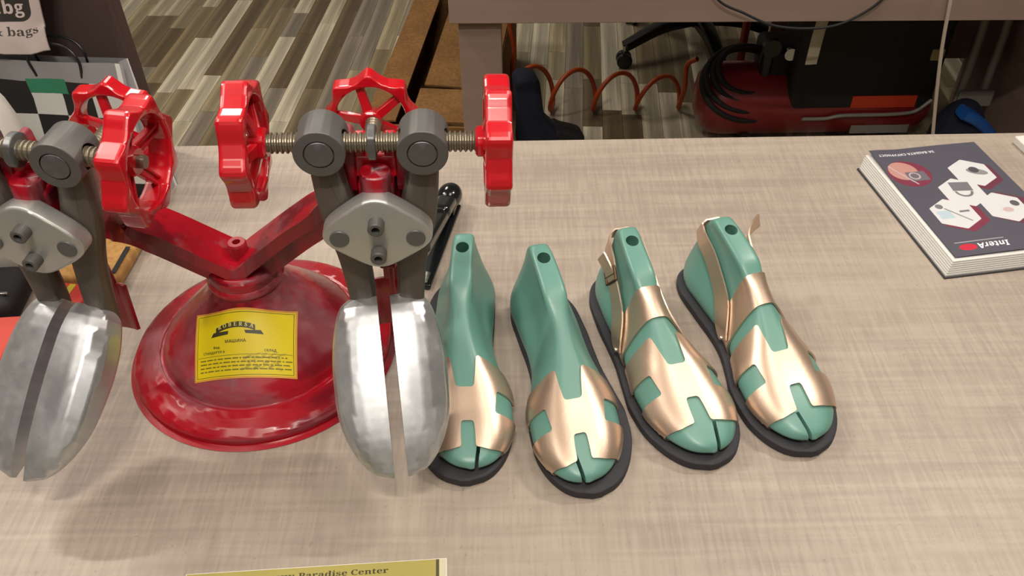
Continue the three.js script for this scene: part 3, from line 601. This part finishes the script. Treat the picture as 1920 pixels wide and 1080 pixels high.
// ---------------------------------------------------------------- catalogue
{
  const t = thing('catalogue', 'thick dark printed catalogue with white hexagon pictures on its cover', 'book', [.514, D, -.922], R(8.5));
  const w = .165, d = .236;
  P('back_cover', box(w + .004, .0022, d + .004, w / 2, .0011, 0), M({ color: 0x3a3a3e, roughness: .5 }), t);
  for (let k = 0; k < 7; k++) { const o = .0011 * k, y = .0022 + k * .0026; P('page_block', box(w, .0026, d, w / 2 + o * 1.1, y + .0013, -o * .9), mat.paper, t); }
  const cov = canvas(700, 1000, (c, W, H) => {
    // drawn upright as printed; the book lies upside down to the viewer
    c.fillStyle = '#53525e'; c.fillRect(0, 0, W, H);
    const hex = (x, y, r, f) => { c.beginPath(); for (let i = 0; i < 6; i++) { const a = Math.PI / 3 * i + Math.PI / 6; c.lineTo(x + r * Math.cos(a), y + r * Math.sin(a)); } c.closePath(); c.fillStyle = f; c.fill(); c.lineJoin = 'round'; c.lineWidth = 26; c.strokeStyle = f; c.stroke(); };
    hex(185, 672, 138, '#6b3547'); hex(478, 330, 138, '#7b3448'); hex(170, 345, 136, '#67384a');
    for (const [x, y] of [[195, 694], [352, 523], [503, 346], [194, 356]]) hex(x, y, 122, '#d4d5d8');
    c.beginPath(); c.ellipse(565, 745, 128, 128, 0, 0, 7); c.fillStyle = '#7a3448'; c.fill();
    c.beginPath(); c.ellipse(590, 775, 88, 88, 0, 0, 7); c.fillStyle = '#b98a82'; c.fill();
    c.fillStyle = '#6a6670'; c.fillRect(470, 670, 120, 90); c.strokeStyle = '#b8a9ac'; c.lineWidth = 10; c.beginPath(); c.moveTo(660, 830); c.lineTo(560, 640); c.stroke(); c.beginPath(); c.arc(545, 720, 30, 0, 7); c.stroke();
    c.save(); c.translate(345, 545); c.rotate(.12); c.fillStyle = '#75727a'; c.fillRect(-62, -10, 118, 84); c.strokeStyle = '#75747b'; c.lineWidth = 15; c.beginPath(); c.arc(-2, -14, 46, Math.PI, 0); c.stroke(); c.restore();
    c.fillStyle = '#8b8a8f'; c.beginPath(); c.ellipse(160, 700, 62, 30, .4, 0, 7); c.fill(); c.fillStyle = '#504f55'; c.beginPath(); c.arc(170, 720, 30, 0, 7); c.fill();
    c.fillStyle = '#b4c7d4'; c.fillRect(520, 310, 80, 70); c.fillStyle = '#77777d'; c.beginPath(); c.arc(560, 420, 22, 0, 7); c.fill(); c.strokeStyle = '#86868c'; c.lineWidth = 9; c.beginPath(); c.moveTo(440, 270); c.lineTo(540, 400); c.stroke(); c.fillRect(410, 350, 60, 16);
    c.fillStyle = '#5b5a60'; c.beginPath(); c.arc(120, 380, 26, 0, 7); c.fill(); c.fillStyle = '#c7aeb2'; c.beginPath(); c.ellipse(190, 330, 32, 22, 0, 0, 7); c.fill();
    c.fillStyle = '#f2f2f4'; c.font = 'italic bold 58px sans-serif'; c.fillText('InterA', 348, 86); c.fillStyle = '#c32a42'; c.beginPath(); c.ellipse(588, 66, 50, 26, 0, 0, 7); c.fill();
    c.fillStyle = '#9a999f'; c.fillRect(360, 104, 285, 8);
    c.fillStyle = '#dcdce0'; c.font = 'bold 31px sans-serif'; c.fillText('ЗА ВАШАТА СИГУРНОСТ', 300, 950);
  });
  const n = 16, pos = [], uv = [], idx = [];
  const cw = w - .004, cd = d - .002, y0 = .0216, shape = (a, b) => y0 + .0035 * sm(.3, 0, a) * sm(.45, 0, b) + .001 * Math.sin(a * 3);
  for (const lay of [1, 0]) for (let j = 0; j <= n; j++) for (let i = 0; i <= n; i++) { const a = i / n, b = j / n; pos.push(.0125 + a * cw, shape(a, b) + lay * .0006, -d / 2 - .009 + b * cd); uv.push(1 - a, b); }
  const o = (n + 1) * (n + 1);
  for (let j = 0; j < n; j++) for (let i = 0; i < n; i++) { const a = j * (n + 1) + i; idx.push(a, a + n + 1, a + 1, a + 1, a + n + 1, a + n + 2); idx.push(o + a, o + a + 1, o + a + n + 1, o + a + 1, o + a + n + 2, o + a + n + 1); }
  const g = new THREE.BufferGeometry(); g.setAttribute('position', new THREE.Float32BufferAttribute(pos, 3)); g.setAttribute('uv', new THREE.Float32BufferAttribute(uv, 2)); g.setIndex(idx); g.computeVertexNormals();
  P('front_cover', g, M({ map: cov, roughness: .38, side: THREE.DoubleSide }), t).userData.label = 'dark grey glossy front cover with white hexagons';
}
// white card at the right edge of the desk
{ const m = solo('white_box', rbox(.09, .012, .07, .002), mat.white, 'small flat white box at the right edge of the desk', 'box'); m.position.set(.792, D + .006, -1.075); m.rotation.y = R(8); }
// yellow shop label lying on the near part of the desk
{
  const tx = canvas(1024, 512, (c, w, h) => {
    c.fillStyle = '#a59a52'; c.fillRect(0, 0, w, h); c.fillStyle = '#c9c3a4'; c.fillRect(w - 26, 0, 26, h); c.fillStyle = '#4a452a'; c.fillRect(w - 40, 0, 12, h);
    c.fillStyle = '#33301e'; c.font = 'bold 44px serif'; c.fillText('Магазин: Paradise Center', 215, 62); c.fillText('№100', 590, 112);
  });
  const t = thing('shop_label_card', 'yellowish printed shop label card lying at the front of the desk', 'card', [-.178, D, -.381], R(3));
  P('card', rbox(.235, .0016, .09, .0006, 0, .0008, 0, 1), mat.white, t);
  const g = new THREE.PlaneGeometry(.233, .088).rotateX(-Math.PI / 2).translate(0, .0018, 0); P('print', g, M({ map: tx, roughness: .6 }), t);
}
// black stapler behind the right machine head
{
  const t = thing('stapler', 'black desk stapler lying open behind the right machine head', 'stapler', [-.112, D, -.80], R(0));
  t.rotation.y = R(-11);
  P('base', [rbox(.026, .007, .17, .003, 0, .0035, -.085), rbox(.02, .012, .03, .003, 0, .012, -.155)], mat.blackGloss, t);
  P('anvil', rbox(.016, .002, .02, .0008, 0, .008, -.014), mat.chrome, t);
  const a = P('arm', [rbox(.022, .016, .15, .006, 0, 0, .06), rbox(.026, .02, .05, .009, 0, .004, .02)], mat.blackGloss, t); a.position.set(0, .022, -.15); a.rotation.x = R(-12);
  P('magazine', rbox(.012, .008, .14, .001, 0, -.011, .066), mat.chrome, a);
  const c = P('rear_cap', new THREE.SphereGeometry(.017, 20, 14).scale(1, .9, 1.3), mat.blackGloss, t); c.position.set(0, .026, -.16);
}

// ---------------------------------------------------------------- bags and packs at the left of the desk
function bagGeo(w, h, d, bulge, seedn, taper = .06) {           // standing paper bag: open top, folded sides
  const n = 10, m = 8, pos = [], uv = [], idx = []; const ring = [];
  const per = [[-w / 2, d / 2], [w / 2, d / 2], [w / 2 - d * .12, 0], [w / 2, -d / 2], [-w / 2, -d / 2], [-w / 2 + d * .12, 0]];
  const lens = per.map((p, i) => Math.hypot(per[(i + 1) % 6][0] - p[0], per[(i + 1) % 6][1] - p[1])), tot = lens.reduce((a, b) => a + b);
  let acc = 0; per.forEach((p, i) => { const q = per[(i + 1) % 6], k = i === 0 || i === 3 ? n : 3; for (let j = 0; j < k; j++) ring.push([p[0] + (q[0] - p[0]) * j / k, p[1] + (q[1] - p[1]) * j / k, (acc + lens[i] * j / k) / tot]); acc += lens[i]; });
  ring.push([ring[0][0], ring[0][1], 1]);
  for (let j = 0; j <= m; j++) { const v = j / m; for (let i = 0; i < ring.length; i++) { const [x, z, u] = ring[i], e = (vnoise(u * 12, v * 7, 12, 99, seedn) - .5) * bulge * sm(0, .3, v); const tap = 1 - taper * v; pos.push(x * (1 + e * .3), v * h, z * tap + e * Math.sign(z || 1) * .5); uv.push(u, v); } }
  const q = ring.length; for (let j = 0; j < m; j++) for (let i = 0; i < q - 1; i++) { const a = j * q + i; idx.push(a, a + 1, a + q, a + 1, a + q + 1, a + q); }
  const g = new THREE.BufferGeometry(); g.setAttribute('position', new THREE.Float32BufferAttribute(pos, 3)); g.setAttribute('uv', new THREE.Float32BufferAttribute(uv, 2)); g.setIndex(idx);
  return toCreasedNormals(g.toNonIndexed(), R(30));
}
{
  const t = thing('brown_paper_bag', 'tall dark brown paper bag standing behind the checkered bag', 'bag', [-.575, D, -1.094], R(0));
  P('bag_body', bagGeo(.13, .36, .055, .006, 5), mat.bagBrown, t);
  P('bag_base', box(.12, .002, .05, 0, .001, 0), mat.bagBrown, t);
  for (const zz of [.02, -.02]) P('cord_handle', tube([[-.035, .352, zz], [-.035, .40, zz], [0, .43, zz], [.035, .40, zz], [.035, .352, zz]], .003, 30), mat.black, t);
}
{
  const tx = canvas(1024, 512, (c, w, h) => {
    c.fillStyle = '#8f9092'; c.fillRect(0, 0, w, h);
    c.fillStyle = '#c3c7c6';
    const q = 90, r = 118; for (let i = 0; i < 12; i++) for (let j = 0; j < 6; j++) { c.fillStyle = (i + j) % 2 ? '#c6cac8' : '#17181a'; c.fillRect(i * q, j * r + 62, q, r); }
    c.fillStyle = '#8d8e90'; c.fillRect(0, 0, w, 66); c.fillStyle = '#2f7d5e'; c.fillRect(90, 58, 110, 50);
    c.fillStyle = '#9d9fa3'; c.fillRect(362, 0, 146, h); c.fillStyle = '#dcdedd'; c.fillRect(356, 0, 14, h); c.fillRect(500, 0, 10, h);
  });
  const t = thing('checkered_gift_bag', 'black and white checkered gift bag with dark cord handles', 'bag', [-.562, D, -1.012], R(-7));
  P('bag_body', bagGeo(.175, .205, .06, .012, 11, .78), M({ map: tx, roughness: .55, side: THREE.DoubleSide }), t);
  P('bag_base', box(.165, .002, .055, 0, .001, 0), mat.boxGrey, t);
  for (const zz of [.009, -.009]) P('cord_handle', tube([[-.03, .185, zz], [-.033, .21, zz], [-.02, .226, zz - .004], [.02, .224, zz - .004], [.033, .208, zz], [.03, .185, zz]], .0018, 30), mat.black, t);
}
{ const m = solo('grey_box', rbox(.17, .30, .09, .004), mat.boxGrey, 'plain grey brown box under the printed white plastic bag', 'box'); m.position.set(-.735, D + .15, -1.078); }
{ // plastic carrier bag draped over the grey box
  const tx = canvas(768, 768, (c, w, h) => {
    c.fillStyle = '#b9aeab'; c.fillRect(0, 0, w, h); c.fillStyle = '#2c2826'; c.beginPath(); c.roundRect(300, 330, 430, 280, 46); c.fill();
    c.fillStyle = '#c4bab6'; c.font = 'bold 76px sans-serif'; c.fillText('.bg', 596, 575); c.fillRect(440, 470, 120, 90);
    c.fillStyle = '#3a3430'; c.font = 'bold 54px serif'; c.fillText('& bags', 566, 676);
  });
  const n = 30, m = 34, pos = [], uv = [], idx = [];
  const path = new THREE.CatmullRomCurve3([V(0, .312, .012), V(0, .314, .03), V(0, .311, .046), V(0, .295, .062), V(0, .255, .07), V(0, .218, .075)]);
  for (const lay of [.0, -.0016]) for (let j = 0; j <= m; j++) { const v = j / m, p = path.getPoint(v); for (let i = 0; i <= n; i++) { const u = i / n, x = -.125 + .25 * u, wv = (fbm(u, v, 6, 4, 121, 3) - .5) * .012; pos.push(x + .006 * Math.sin(v * 5), p.y + lay + wv * .4 + (v > .85 ? (vnoise(u * 9, 1, 9, 9, 7) - .5) * .01 : 0), p.z + wv + lay); uv.push(u, 1 - v); } }
  const o = (n + 1) * (m + 1);
  for (let j = 0; j < m; j++) for (let i = 0; i < n; i++) { const a = j * (n + 1) + i; idx.push(a, a + n + 1, a + 1, a + 1, a + n + 1, a + n + 2, o + a, o + a + 1, o + a + n + 1, o + a + 1, o + a + n + 2, o + a + n + 1); }
  const g = new THREE.BufferGeometry(); g.setAttribute('position', new THREE.Float32BufferAttribute(pos, 3)); g.setAttribute('uv', new THREE.Float32BufferAttribute(uv, 2)); g.setIndex(idx); g.computeVertexNormals();
  const b = solo('plastic_bag', g, M({ map: tx, roughness: .5, side: THREE.DoubleSide }), 'white plastic carrier bag with black print draped over the grey box', 'bag'); b.position.set(-.680, D, -1.078);
}
{ // white bulging bag at the frame edge
  const g = lathe([[0, 0], [.05, 0], [.064, .015], [.068, .05], [.069, .09], [.071, .13], [.072, .17], [.068, .2], [.056, .225], [.036, .243], [.014, .252], [.010, .258], [.02, .272], [.026, .284], [.018, .288], [0, .282]], 64), p = g.attributes.position;
  for (let i = 0; i < p.count; i++) { const a = Math.atan2(p.getZ(i), p.getX(i)) / 6.2832 + .5, k = 1 + (fbm(a, p.getY(i) * 3, 9, 5, 131, 4) - .5) * .34; p.setX(i, p.getX(i) * k); p.setZ(i, p.getZ(i) * k); }
  g.computeVertexNormals();
  const b = solo('white_bag', g, mat.white, 'bulging plain white bag at the left edge beside the machine', 'bag'); b.position.set(-.648, D, -.885);
}
{ const b = solo('kraft_envelope', (() => { const g = rbox(.10, .018, .15, .008, 0, .009, 0, 3), p = g.attributes.position; for (let i = 0; i < p.count; i++) if (p.getY(i) > .006) p.setY(i, p.getY(i) + .008 * fbm(p.getX(i) + .5, p.getZ(i) + .5, 6, 6, 141, 3)); g.computeVertexNormals(); return planarUV(g, 5); })(), M({ map: kraft, color: 0xfff0d8, roughness: .85 }), 'crumpled kraft paper envelope lying behind the left machine head', 'envelope'); P('dark_print', [rbox(.006, .001, .05, .0004, .044, .0235, .045, 1), rbox(.005, .001, .025, .0004, .046, .0235, -.005, 1)], mat.blackMat, b); b.position.set(-.525, D, -.885); b.rotation.y = R(-3); }
{
  const t = thing('black_pouch', 'dark zipped pouch lying under the left machine head', 'pouch', [-.64, D, -.775], R(4));
  P('pouch_body', rbox(.12, .04, .08, .016, 0, .02, 0, 4), mat.blackMat, t);
  P('zip', rbox(.11, .003, .004, .001, 0, .0405, .02), mat.chrome, t);
}
{
  const t = thing('red_sachet', 'small red sachet with a yellow stripe under the left machine head', 'sachet', [-.535, D, -.765], R(-8));
  P('sachet_body', rbox(.055, .022, .07, .006, 0, .011, 0), mat.packRed, t);
  P('stripe', rbox(.008, .001, .06, .0004, .004, .0223, 0, 1), M({ color: 0xb7a52a, roughness: .5 }), t);
}
{
  const t = thing('red_white_carton', 'small red and white carton at the left edge behind the form', 'carton', [-.598, D, -.685], R(4));
  P('carton_body', rbox(.09, .032, .07, .002, 0, .016, 0), M({ color: 0xb9a9a8, roughness: .6 }), t);
  P('red_lid', rbox(.092, .010, .072, .002, 0, .033, 0), M({ color: 0xc03a2c, roughness: .5 }), t);
}

// ---------------------------------------------------------------- counter behind the desk
{
  const t = thing('counter', 'brown wood-grain counter with a square leg standing behind the desk', 'counter', [0, 0, 0]);
  t.position.set(-.13, 0, -1.845); t.rotation.y = R(-1.2);
  const L = 2.6;
  P('counter_top', planarUV(rbox(L + .02, .03, .72, .002, L / 2, .775, -.35)), mat.counter, t);
  P('apron', planarUV(rbox(L, .16, .022, .002, L / 2, .68, -.011), 1, 'x', 'y'), mat.counter, t);
  P('leg', planarUV(rbox(.097, .76, .06, .002, .066, .38, -.055), 1, 'x', 'y'), mat.counter, t);
  P('side_panel', planarUV(rbox(.03, .76, .66, .002, 1.55, .38, -.36), 1, 'z', 'y'), mat.counter, t);
  P('back_panel', planarUV(rbox(.62, .60, .02, .002, 1.22, .46, -.68), 1, 'x', 'y'), mat.counter, t);
  P('leg', planarUV(rbox(.097, .76, .06, .002, L - .066, .38, -.055), 1, 'x', 'y'), mat.counter, t);
}
{ // cables
  const z = -1.815;
  solo('thin_cable', tube([[.38, .7945, z - .10], [.39, .795, z - .02], [.405, .77, z + .002], [.447, .666, z + .004], [.516, .629, z + .005], [.58, .602, z + .006], [.65, .5935, z + .006], [.71, .598, z + .006], [.75, .613, z + .005], [.807, .66, z + .004], [.845, .77, z + .002], [.86, .795, z - .025], [.87, .7945, z - .10]], .0028, 140), mat.blackMat, 'thin dark cable hanging in a loop over the counter front', 'cable');
  solo('hanging_cord', tube([[.93, .796, z - .10], [.932, .796, z - .035], [.936, .77, z + .004], [.947, .658, z + .015], [.966, .534, z + .015], [1.01, .333, z + .015], [1.06, .12, z + .02], [1.08, .006, z + .03], [1.12, .004, z + .0]], .004, 90), mat.cord, 'pale thin cord hanging down the counter front', 'cord');
}
// long cardboard box left of the counter leg, its two top flaps not quite meeting
{
  const card = M({ map: kraft, color: 0xb9a58c, roughness: .9 });
  const t = thing('cardboard_box', 'long brown cardboard box on the floor beside the counter leg', 'box', [-.178, 0, -2.42], R(-6));
  const w = .32, h = .25, d = .86;
  P('wall', box(w, h, .006, 0, h / 2, d / 2), card, t); P('wall', box(w, h, .006, 0, h / 2, -d / 2), card, t);
  P('wall', box(.006, h, d, -w / 2, h / 2, 0), card, t); P('wall', box(.006, h, d, w / 2, h / 2, 0), card, t);
  P('bottom', box(w, .006, d, 0, .003, 0), card, t);
  const f = P('flap', planarUV(box(.085, .005, d - .01, .0425, 0, 0), 4), card, t); f.position.set(-w / 2, h + .003, 0); f.rotation.set(0, 0, R(4));
  const f2 = P('flap', planarUV(box(.19, .005, d - .20, -.095, 0, 0), 4), card, t); f2.position.set(w / 2, h + .003, -.09); f2.rotation.set(0, 0, R(-3));
  const f3 = P('flap', planarUV(box(.20, .005, .17, -.1, 0, 0), 4), card, t); f3.position.set(w / 2, h + .006, .335);
}
// dark boot
{
  const t = thing('navy_boot', 'dark navy boot with a black toe on the floor beside the counter leg', 'boot', [.085, 0, -2.26], R(12));
  const s = rshape([[-.065, .014], [.06, .014], [.06, .07], [.012, .12], [-.005, .26], [-.075, .26], [-.06, .1]], .03);
  P('upper', extrude(s, .085, .018, 4).translate(0, 0, -.0425), mat.navy, t);
  P('toe', extrude(rshape([[.04, .014], [.135, .014], [.14, .045, .03], [.10, .062], [.04, .085]], .012), .082, .02, 4).translate(0, 0, -.041), mat.blackMat, t);
  P('boot_sole', rbox(.205, .016, .086, .007, .036, .008, 0, 3), mat.black, t);
}
// orange coiled air hose
{
  const pts = [], zc = -2.47;
  pts.push([-.004, .42, zc], [.004, .31, zc], [.018, .22, zc], [.012, .16, zc], [.014, .10, zc + .02]);
  const turns = 4;
  for (let i = 3; i <= turns * 16; i++) { const a = i / 16 * Math.PI * 2, q = i / (turns * 16), r = .078 - .028 * q; pts.push([.0 + .135 * (a - 1.5 * Math.sin(a)) / (2 * Math.PI), .012 + r * (1 - Math.cos(a)), zc + .04 * Math.sin(a)]); }
  pts.push([.548, .09, zc + .02], [.552, .16, zc + .0], [.575, .19, zc + .02]);
  solo('coiled_air_hose', tube(pts, .0075, 420, 8), mat.orange, 'orange coiled air hose under the counter', 'hose');
}
// swivel chair behind the counter
{
  const t = thing('swivel_chair', 'black swivel chair with a star base behind the counter', 'chair', [.66, 0, -2.89], 0);
  for (let k = 0; k < 5; k++) {
    const a = R(72 * k + 155), c = Math.cos(a), s = Math.sin(a);
    P('base_arm', sweep([[.02 * c, .12, .02 * s], [.15 * c, .115, .15 * s], [.29 * c, .075, .29 * s]], rrect(.056, .042, .01), V(0, 1, 0), 10, q => [1 - .35 * q, 1 - .3 * q]), mat.black, t);
    const w = P('caster', merge([-1, 1].map(q => rcyl(.027, .018, .004, 20).rotateX(Math.PI / 2).translate(0, 0, q * .013))), mat.black, t); w.position.set(.29 * c, .027, .29 * s); w.rotation.y = k;
    P('caster_stem', cyl(.006, .006, .04, 10), mat.chrome, w).position.y = .03;
  }
  P('column', cyl(.026, .022, .34).translate(0, .26, 0), mat.black, t);
  P('seat', rbox(.46, .07, .46, .03, 0, .46, 0, 4), mat.blackMat, t);
  P('backrest', rbox(.42, .5, .06, .028, 0, .82, -.24, 4), mat.blackMat, t);
  P('back_bar', rbox(.06, .3, .02, .006, 0, .56, -.26), mat.black, t);
}
// red trolley post
{
  const t = thing('red_trolley', 'red steel tube hand trolley under the counter', 'trolley', [.757, 0, -2.625], R(0));
  P('post', cyl(.013, .013, .66, 16).translate(0, .34, 0), mat.compRed, t); P('post', cyl(.013, .013, .66, 16).translate(.26, .34, -.02), mat.compRed, t);
  P('cross_bar', cylX(.011, .26, 14).translate(.13, .30, -.01), mat.compRed, t); P('cross_bar', cylX(.011, .26, 14).translate(.13, .62, -.01), mat.compRed, t);
  P('toe_plate', rbox(.30, .01, .12, .003, .13, .012, .05), mat.compRed, t);
}
// air compressor: red tank, black motor cover
{
  const t = thing('air_compressor', 'red air compressor tank with black motor cover and black hoses under the counter', 'compressor', [.90, 0, -2.33], R(0));
  const tank = toCreasedNormals(lathe([[0, -.35], [.04, -.345], [.08, -.33], [.10, -.305], [.107, -.27], [.107, .27], [.10, .305], [.08, .33], [.04, .345], [0, .35]], 48), R(30)).rotateZ(Math.PI / 2).translate(0, .125, 0);
  P('tank', tank, mat.compRed, t);
  P('foot', box(.02, .05, .16, -.2, .025, 0), mat.black, t); P('foot', box(.02, .05, .16, .24, .025, 0), mat.black, t);
  P('motor_cover', [rbox(.42, .30, .17, .025, .11, .275, .02, 4), rbox(.10, .10, .13, .02, -.12, .25, -.02, 4)], mat.blackMat, t);
  P('strip', rbox(.185, .038, .006, .002, .175, .165, .106), M({ color: 0xc23a1a, roughness: .5 }), t);
  P('latch', rbox(.035, .035, .01, .004, .285, .31, .106), M({ color: 0xa39a6c, roughness: .5 }), t);
  P('regulator', [cyl(.02, .02, .08).translate(-.16, .26, .03), cylZ(.026, .02).translate(-.16, .31, .05)], mat.black, t);
  P('gauge', cylZ(.018, .012).translate(-.11, .30, .07), mat.chrome, t);
  P('label_plate', box(.17, .04, .004, .19, .075, .096).rotateX(0), mat.greyTube, t);
  P('handle_tube', tube([[-.05, .115, .112], [.02, .118, .115], [.05, .127, .118], [.22, .131, .118], [.27, .138, .116], [.31, .17, .11]], .0055, 40), mat.greyTube, t);
  for (const [r, y, tx] of [[.10, .20, 20], [.12, .185, 26], [.085, .215, 15], [.13, .165, 32]]) { const h = P('black_hose', new THREE.TorusGeometry(r, .009, 10, 60), mat.blackMat, t); h.position.set(-.21, y + .02, .035); h.rotation.set(R(-42), R(tx * .4), 0); h.scale.set(1.05, .8, 1); }
}
// pale strap hanging in front of the dark gear
{ const g = sweep([[.728, .76, -1.89], [.728, .64, -1.90], [.734, .52, -1.94], [.738, .43, -1.955]], rrect(.028, .004, .0015), V(0, 0, 1), 14); solo('pale_strap', g, M({ color: 0xb0a894, roughness: .8 }), 'pale webbing strap hanging under the counter edge', 'strap'); }
// grey folding frame and blue bag at the right
{
  const t = thing('folding_frame', 'light grey folding metal frame leaning under the counter at right', 'frame', [1.29, 0, -2.27], R(0));
  for (const o of [0, .065]) P('tube_leg', tube([[.035 + o, .55, -.06], [.02 + o, .36, 0], [.005 + o, .16, .03], [-.005 + o, .012, .05]], .012, 24, 12), mat.greyTube, t);
  P('bracket', rbox(.10, .05, .012, .004, .045, .17, .044), mat.greyTube, t);
}
{
  const t = thing('blue_bag', 'small blue bag on the floor beside the grey folding frame', 'bag', [1.235, 0, -2.08], R(25));
  const g = new THREE.SphereGeometry(.1, 24, 16).scale(.75, 1.3, .7), p = g.attributes.position; for (let i = 0; i < p.count; i++) { const k = 1 + .2 * (fbm(p.getX(i) * 4 + .5, p.getY(i) * 4 + .5, 4, 4, 151, 3) - .5); p.setXYZ(i, p.getX(i) * k, Math.max(-.12, p.getY(i)), p.getZ(i) * k); } g.computeVertexNormals();
  P('bag_body', g.translate(0, .12, 0), mat.navy, t); P('bag_flap', sweep([[-.055, .245, .03], [-.02, .225, .045], [.05, .165, .055]], rrect(.05, .03, .012), V(0, 1, 0), 12), mat.blue, t);
}
renderer.render(scene, camera);
